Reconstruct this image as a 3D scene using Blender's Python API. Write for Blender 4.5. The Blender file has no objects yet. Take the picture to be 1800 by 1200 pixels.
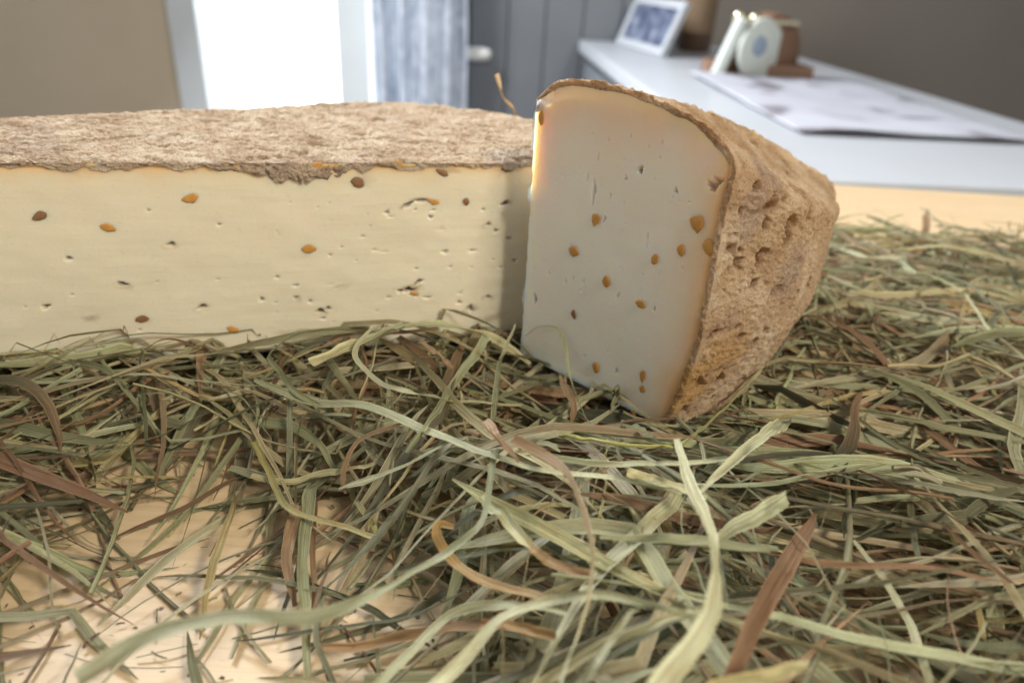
import bpy, bmesh, math, random
import numpy as np
from mathutils import Matrix, Vector

# ------------------------------------------------------------------ camera, world, lamps, exposure
sc = bpy.context.scene
COL = sc.collection
F_PX = 1250.0                      # focal length in pixels of an 1800 px wide picture
PITCH, ROLL, CAM_Z = math.radians(28), math.radians(3.5), 0.155
FWD = np.array([0, math.cos(PITCH), -math.sin(PITCH)])
_r0 = np.array([1.0, 0, 0]); _u0 = np.cross(_r0, FWD)
RGT = math.cos(ROLL) * _r0 + math.sin(ROLL) * _u0
UPV = math.cos(ROLL) * _u0 - math.sin(ROLL) * _r0
CAM = np.array([0, 0, CAM_Z])
cam_d = bpy.data.cameras.new('camera'); cam = bpy.data.objects.new('camera', cam_d); COL.objects.link(cam)
cam.matrix_world = Matrix([[RGT[i], UPV[i], -FWD[i], CAM[i]] for i in range(3)] + [[0, 0, 0, 1]])
cam_d.sensor_width = 36; cam_d.lens = F_PX / 1800 * 36
cam_d.clip_start = 0.005; cam_d.clip_end = 60
cam_d.dof.use_dof = True; cam_d.dof.focus_distance = 0.218; cam_d.dof.aperture_fstop = 9.2
sc.camera = cam

world = bpy.data.worlds.new('World'); sc.world = world; world.use_nodes = True
bg = world.node_tree.nodes['Background']
bg.inputs[0].default_value = (0.90, 0.94, 1.0, 1); bg.inputs[1].default_value = 0.25

def area(name, loc, target, size, power, color):
    l = bpy.data.lights.new(name, 'AREA'); l.shape = 'RECTANGLE'; l.size, l.size_y = size
    l.energy = power; l.color = color
    o = bpy.data.objects.new(name, l); COL.objects.link(o); o.location = loc
    o.rotation_euler = (Vector(target) - Vector(loc)).to_track_quat('-Z', 'Y').to_euler()
    o['kind'] = 'helper'
    return o
# daylight from the window side, high behind the cheeses, and the warm lamp of the room
area('window_daylight', (-1.0, 1.55, 1.05), (0, .25, .05), (.8, .8), 80, (0.97, 0.98, 1.0))
area('room_lamp', (0.75, -0.45, 0.95), (0, .2, .03), (.26, .26), 19, (1.0, 0.90, 0.74))
area('front_left_fill', (-1.5, -.75, 1.0), (0, .2, .04), (1.0, .9), 4, (1.0, .97, .92))  # soft fill added at front left to brighten the wedge's cut face

sc.view_settings.view_transform = 'Standard'; sc.view_settings.look = 'None'
sc.view_settings.gamma = 1; sc.view_settings.exposure = 0.2
sc.cycles.use_denoising = True
sc.cycles.max_bounces = 10; sc.cycles.diffuse_bounces = 5; sc.cycles.transmission_bounces = 6

# ------------------------------------------------------------------ helpers
rng = np.random.default_rng(7); random.seed(7)

def ray(px, py): return FWD + RGT * (px - 900) / F_PX - UPV * (py - 600) / F_PX
def onz(px, py, z):
    d = ray(px, py); return CAM + d * ((z - CAM[2]) / d[2])
def ony(px, py, y):
    d = ray(px, py); return CAM + d * (y / d[1])

def _hash(ix, iy, iz, s):
    h = (ix * 374761393 + iy * 668265263 + iz * 2147483647 + s * 974634777) & 0xFFFFFFFF
    h = ((h ^ (h >> 13)) * 1274126177) & 0xFFFFFFFF
    h = ((h ^ (h >> 15)) * 2246822519) & 0xFFFFFFFF
    return ((h ^ (h >> 16)) & 0xFFFFFF) / float(0xFFFFFF)
def vnoise(p, s=0):
    """smooth value noise in -1..1 at the points p (N,3)"""
    p = np.asarray(p, float); i = np.floor(p).astype(np.int64); f = p - i
    f = f * f * f * (f * (f * 6 - 15) + 10); r = 0
    for dx in (0, 1):
        for dy in (0, 1):
            for dz in (0, 1):
                w = (f[:, 0] if dx else 1 - f[:, 0]) * (f[:, 1] if dy else 1 - f[:, 1]) * (f[:, 2] if dz else 1 - f[:, 2])
                r = r + w * _hash(i[:, 0] + dx, i[:, 1] + dy, i[:, 2] + dz, s)
    return r * 2 - 1
def fbm(p, octv=5, s=0, gain=.5, ridged=False):
    p = np.asarray(p, float); a, r, n = 1.0, 0, 0
    for k in range(octv):
        v = vnoise(p, s + k)
        if ridged: v = 1 - 2 * np.abs(v)
        r = r + a * v; n += a; a *= gain; p = p * 2.03 + 17.7
    return r / n

def mesh(name, verts, faces, mat, parent=None, smooth=True, attrs=None):
    me = bpy.data.meshes.new(name)
    me.from_pydata([tuple(v) for v in np.asarray(verts).tolist()], [], faces.tolist() if isinstance(faces, np.ndarray) else faces)
    if smooth: me.polygons.foreach_set('use_smooth', [True] * len(me.polygons))
    if attrs:
        for k, (typ, arr) in attrs.items():
            a = me.attributes.new(k, typ, 'POINT')
            a.data.foreach_set('color' if typ == 'FLOAT_COLOR' else ('vector' if typ == 'FLOAT_VECTOR' else 'value'), np.asarray(arr, np.float32).ravel())
    me.materials.append(mat); me.update()
    o = bpy.data.objects.new(name, me); COL.objects.link(o)
    if parent: o.parent = parent
    return o
def grid_faces(nu, nv, off=0, flip=False, closed_v=False):
    u = np.arange(nu - 1)[:, None]; v = np.arange(nv if closed_v else nv - 1)[None, :]; v2 = (v + 1) % nv
    a = u * nv + v; b = (u + 1) * nv + v; c = (u + 1) * nv + v2; d = u * nv + v2
    f = np.stack([a, b, c, d], -1).reshape(-1, 4) + off
    return f[:, ::-1] if flip else f
def grid_normals(P):
    du = np.gradient(P, axis=0); dv = np.gradient(P, axis=1)
    n = np.cross(du, dv); return n / (np.linalg.norm(n, axis=-1, keepdims=True) + 1e-12)
def crom(pts, n):
    """Catmull-Rom through pts, n samples evenly spread along its length"""
    p = np.asarray(pts, float)
    if len(p) == 2: p = np.array([p[0], (p[0] + p[1]) / 2, p[1]])
    q = np.vstack([2 * p[0] - p[1], p, 2 * p[-1] - p[-2]]); out = []
    for i in range(1, len(q) - 2):
        t = np.linspace(0, 1, 24, endpoint=False)[:, None]
        a, b, c, d = q[i - 1], q[i], q[i + 1], q[i + 2]
        out.append(.5 * (2 * b + (c - a) * t + (2 * a - 5 * b + 4 * c - d) * t ** 2 + (3 * b - a - 3 * c + d) * t ** 3))
    o = np.vstack(out + [p[-1:]]); s = np.r_[0, np.cumsum(np.linalg.norm(np.diff(o, axis=0), axis=1))]
    k = np.linspace(0, s[-1], n)
    return np.stack([np.interp(k, s, o[:, j]) for j in range(o.shape[1])], 1)
def empty(name, loc, label, cat, group=None):
    o = bpy.data.objects.new(name, None); COL.objects.link(o); o.empty_display_size = .02
    o.location = loc; o['label'] = label; o['category'] = cat
    if group: o['group'] = group
    bpy.context.view_layer.update()
    return o
def tag(o, label, cat, group=None):
    o['label'] = label; o['category'] = cat
    if group: o['group'] = group
    return o
def child(o, par):
    o.parent = par; o.matrix_parent_inverse = Matrix.Translation(par.location).inverted(); return o
def box(name, lo, hi, mat, parent=None, bevel=0.0, M=None):
    bm = bmesh.new(); bmesh.ops.create_cube(bm, size=1)
    for v in bm.verts: v.co = [lo[i] + (v.co[i] + .5) * (hi[i] - lo[i]) for i in range(3)]
    if bevel: bmesh.ops.bevel(bm, geom=bm.edges[:], offset=bevel, segments=2, profile=.7, affect='EDGES')
    if M is not None: bmesh.ops.transform(bm, matrix=M, verts=bm.verts)
    me = bpy.data.meshes.new(name); bm.to_mesh(me); bm.free(); me.materials.append(mat)
    o = bpy.data.objects.new(name, me); COL.objects.link(o)
    if parent: child(o, parent)
    return o
def lathe(name, prof, mat, parent=None, seg=32, M=None):
    prof = np.asarray(prof, float); a = np.linspace(0, 2 * math.pi, seg, endpoint=False)
    V = np.stack([np.outer(np.cos(a), prof[:, 0]), np.outer(np.sin(a), prof[:, 0]), np.tile(prof[:, 1], (seg, 1))], -1).reshape(-1, 3)
    n = len(prof); f = [(i * n + j, ((i + 1) % seg) * n + j, ((i + 1) % seg) * n + j + 1, i * n + j + 1) for i in range(seg) for j in range(n - 1)]
    if M is not None: V = np.array([M @ Vector(v) for v in V])
    o = mesh(name, V, f, mat)
    if parent: child(o, parent)
    return o

# ------------------------------------------------------------------ materials
class NT:
    def __init__(s, name):
        s.m = bpy.data.materials.new(name); s.m.use_nodes = True; s.t = s.m.node_tree
        s.b = s.t.nodes['Principled BSDF']; s.out = s.t.nodes['Material Output']
    def n(s, typ, **kw):
        k = s.t.nodes.new(typ)
        for a, v in kw.items():
            if a.startswith('_'): setattr(k, a[1:], v)
            else:
                key = int(a[1:]) if a[0] == 'i' and a[1:].isdigit() else a.replace('__', ' ')
                k.inputs[key].default_value = v
        return k
    def l(s, a, b): s.t.links.new(a, b)
    def ramp(s, fac, stops):
        r = s.t.nodes.new('ShaderNodeValToRGB'); e = r.color_ramp.elements
        while len(e) < len(stops): e.new(.5)
        for k, (p, c) in zip(e, stops): k.position = p; k.color = (*c, 1) if len(c) == 3 else c
        s.l(fac, r.inputs[0]); return r.outputs[0]
    def mix(s, fac, a, b, mode='MIX'):
        m = s.t.nodes.new('ShaderNodeMix'); m.data_type = 'RGBA'; m.blend_type = mode
        for v, i in ((fac, 0), (a, 6), (b, 7)):
            if hasattr(v, 'is_output'): s.l(v, m.inputs[i])
            else: m.inputs[i].default_value = v if i == 0 else ((*v, 1) if len(v) == 3 else v)
        return m.outputs[2]
    def noise(s, vec, scale, detail=4, rough=.55, dist=0.0):
        n = s.n('ShaderNodeTexNoise', Scale=scale, Detail=detail, Roughness=rough, Distortion=dist); s.l(vec, n.inputs['Vector']); return n.outputs[0]
    def geo(s): return s.n('ShaderNodeNewGeometry').outputs['Position']
    def mapped(s, vec, scale, rot=(0, 0, 0)):
        m = s.n('ShaderNodeMapping'); m.inputs['Scale'].default_value = scale; m.inputs['Rotation'].default_value = rot; s.l(vec, m.inputs[0]); return m.outputs[0]
    def bump(s, h, strength, dist, nrm=None):
        b = s.n('ShaderNodeBump', Strength=strength, Distance=dist); s.l(h, b.inputs['Height'])
        if nrm: s.l(nrm, b.inputs['Normal'])
        return b.outputs[0]
    def set(s, **kw):
        for a, v in kw.items():
            i = s.b.inputs[a.replace('__', ' ')]
            if hasattr(v, 'is_output'): s.l(v, i)
            else: i.default_value = (*v, 1) if isinstance(v, tuple) and len(v) == 3 and i.type == 'RGBA' else v
        return s

def plain(name, col, rough=.6, metal=0.0, var=.12, scale=12):
    k = NT(name); n = k.noise(k.geo(), scale, 5)
    c = k.mix(n, tuple(x * (1 - var) for x in col), tuple(min(1, x * (1 + var)) for x in col))
    k.set(Base__Color=c, Roughness=rough, Metallic=metal); return k.m

def paste_mat(name, col, col2, scale, rad=(1.0, .62, .33), drag=.2):
    k = NT(name); g = k.geo()
    n = k.noise(g, 38, 4); c = k.mix(n, col, col2)
    cr = k.n('ShaderNodeAttribute', _attribute_name='crust_glow').outputs['Fac']; c = k.mix(cr, c, (.78, .44, .13)); c = k.mix(k.ramp(cr, [(.58, (0, 0, 0)), (.82, (.6,) * 3)]), c, (.36, .21, .11))  # glow of light through the rind painted as amber, then brown crust layer
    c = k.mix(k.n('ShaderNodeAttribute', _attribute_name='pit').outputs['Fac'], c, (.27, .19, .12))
    n2 = k.noise(g, 420, 3); c = k.mix(k.ramp(n2, [(.62, (0, 0, 0)), (.72, (.35, .35, .35))]), c, tuple(x * .82 for x in col))
    sm = k.noise(k.mapped(g, (30, 30, 260), (0, .22, 0)), 1, 5, .6)         # knife drag
    fine = k.noise(g, 900, 4)
    b = k.bump(sm, drag, .0012, k.bump(fine, .10, .0006))
    k.set(Base__Color=c, Roughness=k.ramp(k.noise(g, 90, 3), [(.3, (.38,) * 3), (.7, (.52,) * 3)]), Normal=b,
          Subsurface__Weight=1.0, Subsurface__Radius=rad, Subsurface__Scale=scale, IOR=1.42)
    k.b.inputs['Specular IOR Level'].default_value = .35
    return k.m
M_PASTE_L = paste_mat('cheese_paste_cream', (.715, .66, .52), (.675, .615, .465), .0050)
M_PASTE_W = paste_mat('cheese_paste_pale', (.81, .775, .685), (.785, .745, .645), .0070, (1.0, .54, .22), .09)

def rind_mat(name, pale, mid, brown, dark, thin, tcol):
    k = NT(name); g = k.geo()
    big = k.noise(g, 55, 6, .62, .6); med = k.noise(g, 260, 6, .68, .4); fin = k.noise(g, 1500, 4, .7)
    c = k.ramp(big, [(.33, brown), (.5, mid), (.64, pale)])
    c = k.mix(k.ramp(med, [(.30, (1, 1, 1)), (.46, (0, 0, 0))]), c, brown)
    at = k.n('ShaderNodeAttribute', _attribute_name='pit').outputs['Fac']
    c = k.mix(k.n('ShaderNodeAttribute', _attribute_name='amber').outputs['Fac'], c, (.50, .30, .10))
    c = k.mix(k.n('ShaderNodeAttribute', _attribute_name='mould').outputs['Fac'], c, (.34, .28, .24))
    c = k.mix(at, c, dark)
    c = k.mix(k.ramp(fin, [(.52, (0, 0, 0)), (.68, (.7, .7, .7))]), c, pale)
    c = k.mix(k.ramp(fin, [(.33, (.75, .75, .75)), (.45, (0, 0, 0))]), c, dark)
    c = k.mix(k.ramp(k.noise(g, 30, 4), [(.56, (0, 0, 0)), (.72, (.5, .5, .5))]), c, (.33, .25, .22))
    b = k.bump(med, .8, .0018, k.bump(fin, 1.0, .0010))
    k.set(Base__Color=c, Roughness=.93, Normal=b, Subsurface__Weight=.25, Subsurface__Radius=(1, .6, .35), Subsurface__Scale=.0015)
    k.b.inputs['Specular IOR Level'].default_value = .2
    tr = k.n('ShaderNodeBsdfTranslucent'); tr.inputs[0].default_value = (*tcol, 1)
    mx = k.n('ShaderNodeMixShader'); mx.inputs[0].default_value = thin
    k.l(k.b.outputs[0], mx.inputs[1]); k.l(tr.outputs[0], mx.inputs[2]); k.l(mx.outputs[0], k.out.inputs[0])
    return k.m
M_RIND_L = rind_mat('dusty_rind', (.67, .56, .43), (.53, .415, .295), (.37, .26, .165), (.24, .155, .095), .06, (.8, .6, .4))
M_RIND_W = rind_mat('tan_rind', (.69, .56, .40), (.54, .40, .255), (.36, .235, .14), (.10, .056, .036), .26, (.9, .60, .30))

def seed_mat(name, a, b):
    k = NT(name); n = k.noise(k.geo(), 700, 4)
    k.set(Base__Color=k.mix(n, a, b), Roughness=.38, Subsurface__Weight=.35, Subsurface__Radius=(1, .4, .1), Subsurface__Scale=.001, Normal=k.bump(n, .3, .0004)); return k.m
M_SEED = seed_mat('amber_seed', (.56, .30, .075), (.42, .20, .045))
M_SEED_D = seed_mat('brown_seed', (.27, .15, .065), (.17, .085, .04))

def hay_mat():
    k = NT('dry_hay'); col = k.n('ShaderNodeAttribute', _attribute_name='tint').outputs['Color']
    bl = k.n('ShaderNodeAttribute', _attribute_name='blade').outputs['Vector']
    st = k.noise(k.mapped(bl, (9, .35, 7)), 1, 3, .6)          # veins along the blade
    st2 = k.noise(k.mapped(bl, (26, .6, 7)), 1, 2, .6)
    pat = k.noise(k.mapped(bl, (1.2, 1.1, 5)), 1.6, 5, .65)
    c = k.mix(1.0, col, k.ramp(st, [(.32, (.45, .41, .36)), (.50, (.95, .95, .93)), (.66, (1.30, 1.30, 1.24))]), 'MULTIPLY')
    c = k.mix(k.ramp(st2, [(.54, (0, 0, 0)), (.66, (.6,) * 3)]), c, k.mix(1.0, col, (.52, .36, .26), 'MULTIPLY'))
    c = k.mix(k.ramp(st2, [(.30, (.55,) * 3), (.40, (0, 0, 0))]), c, k.mix(1.0, col, (1.5, 1.5, 1.45), 'MULTIPLY'))
    c = k.mix(k.ramp(pat, [(.52, (0, 0, 0)), (.70, (.75,) * 3)]), c, k.mix(1.0, col, (.74, .54, .40), 'MULTIPLY'))
    sx = k.n('ShaderNodeSeparateXYZ'); k.l(bl, sx.inputs[0]); ab = k.n('ShaderNodeMath', _operation='ABSOLUTE'); k.l(sx.outputs[0], ab.inputs[0])
    c = k.mix(k.ramp(ab.outputs[0], [(.80, (0, 0, 0)), (.97, (.6,) * 3)]), c, k.mix(1.0, col, (1.55, 1.52, 1.45), 'MULTIPLY'))
    sg = k.noise(k.geo(), 1300, 3, .6); c = k.mix(k.ramp(sg, [(.60, (0, 0, 0)), (.70, (.5,) * 3)]), c, k.mix(1.0, col, (.5, .38, .3), 'MULTIPLY'))
    b = k.bump(st, .7, .0006, k.bump(st2, .6, .0004))
    k.set(Base__Color=c, Roughness=.42, Normal=b)
    k.b.inputs['Specular IOR Level'].default_value = .45
    tr = k.n('ShaderNodeBsdfTranslucent'); k.l(c, tr.inputs[0])
    mx = k.n('ShaderNodeMixShader'); mx.inputs[0].default_value = .34
    k.l(k.b.outputs[0], mx.inputs[1]); k.l(tr.outputs[0], mx.inputs[2]); k.l(mx.outputs[0], k.out.inputs[0])
    return k.m
M_HAY = hay_mat()

def wood_mat():
    k = NT('pale_beech_wood'); g = k.geo()
    gr = k.noise(k.mapped(g, (22, 420, 60)), 1, 6, .6, .4); br = k.noise(k.mapped(g, (5, 40, 10)), 1, 4, .5, .8)
    c = k.ramp(gr, [(.28, (.46, .345, .205)), (.52, (.55, .42, .26)), (.75, (.59, .46, .295))])
    c = k.mix(k.ramp(br, [(.42, (0, 0, 0)), (.68, (.3,) * 3)]), c, (.50, .35, .20))
    ray_ = k.noise(k.mapped(g, (170, 1500, 200)), 1, 2, .5)
    c = k.mix(k.ramp(ray_, [(.66, (0, 0, 0)), (.74, (.55,) * 3)]), c, (.36, .20, .10))
    v = k.n('ShaderNodeTexVoronoi', Scale=95.0, Randomness=1.0); k.l(g, v.inputs['Vector'])
    sp = k.ramp(v.outputs['Distance'], [(.045, (1, 1, 1)), (.085, (0, 0, 0))])
    c = k.mix(sp, c, (.10, .05, .025))
    k.set(Base__Color=c, Roughness=.48, Normal=k.bump(gr, .18, .0006)); return k.m
M_WOOD = wood_mat()

# ------------------------------------------------------------------ table
tt = box('table_top', (-.62, -.30, -.035), (.62, .62, 0), M_WOOD, bevel=.004); tt['kind'] = 'structure'

# ------------------------------------------------------------------ room behind (far out of focus)
M_WALL = plain('dark_grey_wall', (.125, .135, .15), .8, scale=3)
M_TAN = plain('tan_plaster', (.76, .66, .50), .9, scale=3)
M_BROWN = plain('brown_grey_wall', (.21, .185, .16), .85, scale=3)
M_WHITE = plain('white_paint', (.47, .50, .54), .35, var=.04)
M_BLUEWHITE = plain('window_frame_white', (.84, .92, .97), .4, var=.05)
M_DOOR = plain('slate_grey_paint', (.19, .21, .235), .45, var=.15, scale=5)
def emit(name, col, s):
    k = NT(name); e = k.n('ShaderNodeEmission'); e.inputs[0].default_value = (*col, 1); e.inputs[1].default_value = s
    k.l(e.outputs[0], k.out.inputs[0]); return k.m
M_SKY = emit('overcast_sky', (.97, .985, 1.0), 3.2)
WY = 2.42
w = box('wall_window_side', (-3.0, WY, -.9), (-1.12, WY + .12, 1.9), M_TAN); w['kind'] = 'structure'
w = box('wall_beside_window', (-.21, WY, -.9), (.40, WY + .12, 1.9), M_WALL); w['kind'] = 'structure'
w = box('wall_behind_sideboard', (.402, WY, -.9), (3.0, WY + .12, 1.9), M_BROWN); w['kind'] = 'structure'
f = box('floor', (-3, .0, -.94), (3, WY + .12, -.90), plain('floor_boards', (.16, .11, .075), .6)); f['kind'] = 'structure'
sk = box('sky', (-3.4, WY + 1.0, -2.2), (1.2, WY + 1.02, 2.6), M_SKY); sk['kind'] = 'structure'
win = empty('tall_window', (-.81, WY, -.9), 'tall bright white window with pale blue frame beside the curtain', 'window')
fr = box('frame', (-.60, WY - .05, -.9), (-.502, WY + .10, 1.9), M_BLUEWHITE, win, .006)
box('frame', (-1.12, WY - .05, -.9), (-1.03, WY + .10, 1.9), M_BLUEWHITE, win, .006)
box('frame', (-1.03, WY - .03, -.9), (-.60, WY + .08, -.78), M_BLUEWHITE, win, .006)
kg = NT('window_glass'); kg.set(Base__Color=(1, 1, 1), Roughness=0.0, Transmission__Weight=1.0, IOR=1.02)
box('pane', (-1.03, WY + .02, -.78), (-.60, WY + .026, 1.9), kg.m, win)
box('pane', (-.502, WY + .02, -.78), (-.30, WY + .026, 1.9), kg.m, win)
box('frame', (-.30, WY - .05, -.9), (-.212, WY + .10, 1.9), M_BLUEWHITE, win, .006)
box('frame', (-.502, WY - .03, -.9), (-.30, WY + .08, -.78), M_BLUEWHITE, win, .006)

# curtain: vertical folds, faint woven pattern
def curtain():
    nu, nv = 160, 60; u = np.linspace(0, 1, nu); v = np.linspace(0, 1, nv)
    U, V = np.meshgrid(u, v, indexing='ij'); X = -.475 + U * .285
    Y = WY - .13 + .026 * np.sin(U * 2 * math.pi * 4.5 + .5 * np.sin(V * 5)) + .010 * np.sin(U * 31 + V * 3)
    X = X + .006 * np.sin(V * 9 + U * 6); Z = -.88 + V * 2.6
    P = np.stack([X, Y, Z], -1); k = NT('pale_blue_curtain')
    g = k.geo(); st = k.noise(k.mapped(g, (60, 4, 6)), 1, 3); pt = k.noise(g, 26, 3)
    c = k.ramp(st, [(.35, (.36, .41, .50)), (.6, (.62, .67, .74))])
    c = k.mix(k.ramp(pt, [(.48, (0, 0, 0)), (.6, (.5,) * 3)]), c, (.76, .80, .88))
    k.set(Base__Color=c, Roughness=.9); tr = k.n('ShaderNodeBsdfTranslucent'); k.l(c, tr.inputs[0])
    mx = k.n('ShaderNodeMixShader'); mx.inputs[0].default_value = .30; k.l(k.b.outputs[0], mx.inputs[1]); k.l(tr.outputs[0], mx.inputs[2]); k.l(mx.outputs[0], k.out.inputs[0])
    o = mesh('curtain', P.reshape(-1, 3), grid_faces(nu, nv), k.m)
    tag(o, 'pale blue patterned curtain hanging in folds beside the bright window', 'curtain')
curtain()
# slate door with planks and a bright handle
dr = empty('plank_door', (0, WY - .04, -.9), 'dark slate grey plank door between the curtain and the sideboard', 'door')
for i in range(5):
    x0 = -.185 + i * .115
    box('plank', (x0, WY - .045, -.88), (x0 + .112, WY - .008, 1.85), M_DOOR, dr, .004)
M_STEEL = plain('bright_metal', (.80, .82, .80), .22, 1.0, var=.03)
hp = ony(838, 95, WY - .085)
Mh = Matrix.Translation(hp) @ Matrix.Rotation(math.radians(90), 4, 'Y') @ Matrix.Rotation(math.radians(0), 4, 'X')
hd = lathe('door_handle', [(0, -.046), (.012, -.043), (.019, -.030), (.021, 0), (.019, .030), (.012, .043), (0, .046)], plain('white_enamel', (.86, .88, .86), .25, var=.02), dr, 20, Mh)
box('handle_stem', (hp[0] + .02, hp[1] + .005, hp[2] - .006), (hp[0] + .032, WY - .04, hp[2] + .006), M_STEEL, dr)

# sideboard: far corner and long edge as seen beyond the wedge
SBZ = -.04
p0 = onz(1018, 70, SBZ); p1 = onz(1195, 198, SBZ); ev = (p1 - p0)[:2] / np.linalg.norm((p1 - p0)[:2])
ang = math.atan2(ev[1], ev[0]) + math.pi / 2
Ms = Matrix.Translation((p0[0], p0[1], 0)) @ Matrix.Rotation(ang, 4, 'Z')
sb = empty('sideboard', (p0[0], p0[1], -.9), 'white topped sideboard behind the wedge, carrying frame and ornaments', 'sideboard')
box('top', (0, -1.55, SBZ - .032), (.62, 0, SBZ), M_WHITE, sb, .006, Ms)
box('body', (.03, -1.50, -.89), (.59, -.03, SBZ - .033), plain('sideboard_grey', (.16, .17, .18), .6), sb, .004, Ms)
for i in range(3):
    d_ = box('door', (.014, -.52 - i * .48, -.84), (.029, -.07 - i * .48, SBZ - .06), M_DOOR, sb, .003, Ms)
# cloth lying on it
kc = NT('printed_runner'); g = kc.geo()
cc = kc.ramp(kc.noise(g, 11, 2, .4, .3), [(.30, (.17, .16, .18)), (.40, (.40, .41, .47)), (.7, (.46, .48, .54))]); kc.set(Base__Color=cc, Roughness=.8)
def runner():
    nu, nv = 50, 60; U, V = np.meshgrid(np.linspace(.14, .50, nu), np.linspace(-1.30, -.72, nv), indexing='ij')
    Z = SBZ + .006 + .004 * vnoise(np.stack([U * 9, V * 9, U * 0], -1).reshape(-1, 3)).reshape(U.shape)
    P = np.stack([U, V, Z], -1).reshape(-1, 3); P = np.array([Ms @ Vector(p) for p in P])
    o = mesh('table_runner', P, grid_faces(nu, nv), kc.m)
    md = o.modifiers.new('thickness', 'SOLIDIFY'); md.thickness = .002; md.offset = 1
    tag(o, 'white cloth with grey smudged print lying on the sideboard', 'cloth')
runner()
# leaning photo frame
b1 = onz(1165, 102, SBZ); b0 = onz(1085, 78, SBZ); r_ = ray(1212, 5)
tr_ = CAM + r_ * (((b1 - CAM) @ (b1 - b0)) / (r_ @ (b1 - b0)))
ex = (b1 - b0); fw = np.linalg.norm(ex); ex /= fw; ez = tr_ - b1; fh = np.linalg.norm(ez); ez /= fh; ey = np.cross(ez, ex)
Mf = Matrix([[ex[i], ey[i], ez[i], b0[i]] for i in range(3)] + [[0, 0, 0, 1]])
pf = empty('photo_frame', tuple(b0), 'white framed dark picture standing at the far end of the sideboard', 'picture frame')
t_ = .022
for lo, hi in (((0, -.008, 0), (fw, .008, t_)), ((0, -.008, fh - t_), (fw, .008, fh)), ((0, -.008, t_), (t_, .008, fh - t_)), ((fw - t_, -.008, t_), (fw, .008, fh - t_))):
    box('frame', lo, hi, M_WHITE, pf, .002, Mf)
kp = NT('dark_blue_print'); g = kp.geo(); kp.set(Base__Color=kp.ramp(kp.noise(g, 26, 3), [(.38, (.035, .05, .10)), (.58, (.14, .17, .25)), (.75, (.34, .38, .46))]), Roughness=.35)
box('picture', (t_, -.003, t_), (fw - t_, .003, fh - t_), kp.m, pf, 0, Mf)
# brown bottle
bp = onz(1222, 92, SBZ)
bt = empty('brown_bottle', (bp[0], bp[1], SBZ), 'tall dark brown bottle standing behind the white picture frame', 'bottle')
kb = NT('brown_glass'); kb.set(Base__Color=kb.mix(kb.noise(kb.geo(), 14), (.055, .03, .018), (.13, .075, .04)), Roughness=.3)
Mb = Matrix.Translation((bp[0], bp[1] + .03, SBZ))
lathe('body', [(0, 0), (.042, 0), (.047, .008), (.047, .20), (.042, .23), (.018, .27), (.016, .33), (0, .33)], kb.m, bt, 28, Mb)
lathe('label_band', [(.0475, .05), (.0478, .052), (.0478, .148), (.0475, .15)], plain('kraft_label', (.20, .135, .08), .8), bt, 28, Mb)
# ornament: two round white dials in a brown wooden case with brass knobs
op = onz(1325, 138, SBZ); M_BRASS = plain('pale_brass', (.78, .72, .50), .25, 1.0, var=.05); M_CASE = plain('brown_wood_case', (.22, .125, .075), .55)
M_DIAL = plain('ivory_dial', (.62, .68, .64), .4, var=.06); M_DIALB = plain('blue_dial', (.30, .38, .50), .4)
orn = empty('dial_ornament', (op[0], op[1], SBZ), 'brown wooden ornament with pale round dials and two brass knobs', 'ornament')
def disc(name, c, r, th, mat, tilt, yaw, seg=40):
    Mx = Matrix.Translation(c) @ Matrix.Rotation(yaw, 4, 'Z') @ Matrix.Rotation(tilt, 4, 'Y') @ Matrix.Rotation(math.radians(90), 4, 'X')
    return lathe(name, [(0, -th), (r * .93, -th), (r, -th * .5), (r, th * .5), (r * .93, th), (0, th)], mat, orn, seg, Mx)
c0 = np.array(ony(1336, 88, op[1]))
disc('case', c0 + (.022, .04, -.012), .085, .028, M_CASE, 0, .5)
disc('dial', c0 + (0, .0, .0), .064, .006, M_DIAL, 0, .55)
disc('dial_centre', c0 + (-.006, -.012, .008), .020, .003, M_DIALB, 0, .55)
c1 = np.array(ony(1281, 84, op[1] - .01)); box('side_plate', (-.010, -.02, -.062), (.010, .02, .062), M_DIAL, orn, .006, Matrix.Translation(c1) @ Matrix.Rotation(.30, 4, 'Y'))
box('base', (c0[0] - .10, c0[1] + .01, SBZ), (c0[0] + .13, c0[1] + .09, SBZ + .028), M_CASE, orn, .005)
for px, py in ((1299, 30), (1327, 34)):
    q = ony(px, py, op[1] + .01); lathe('knob', [(0, -.014), (.009, -.011), (.014, 0), (.009, .011), (0, .014)], M_BRASS, orn, 16, Matrix.Translation(q))
q0, q1 = ony(1299, 31, op[1] + .01), ony(1380, 42, op[1] + .01)
box('rail', (q0[0], q0[1] - .004, min(q0[2], q1[2]) - .002), (q1[0] + .03, q0[1] + .004, min(q0[2], q1[2]) + .006), M_BRASS, orn)

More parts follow.
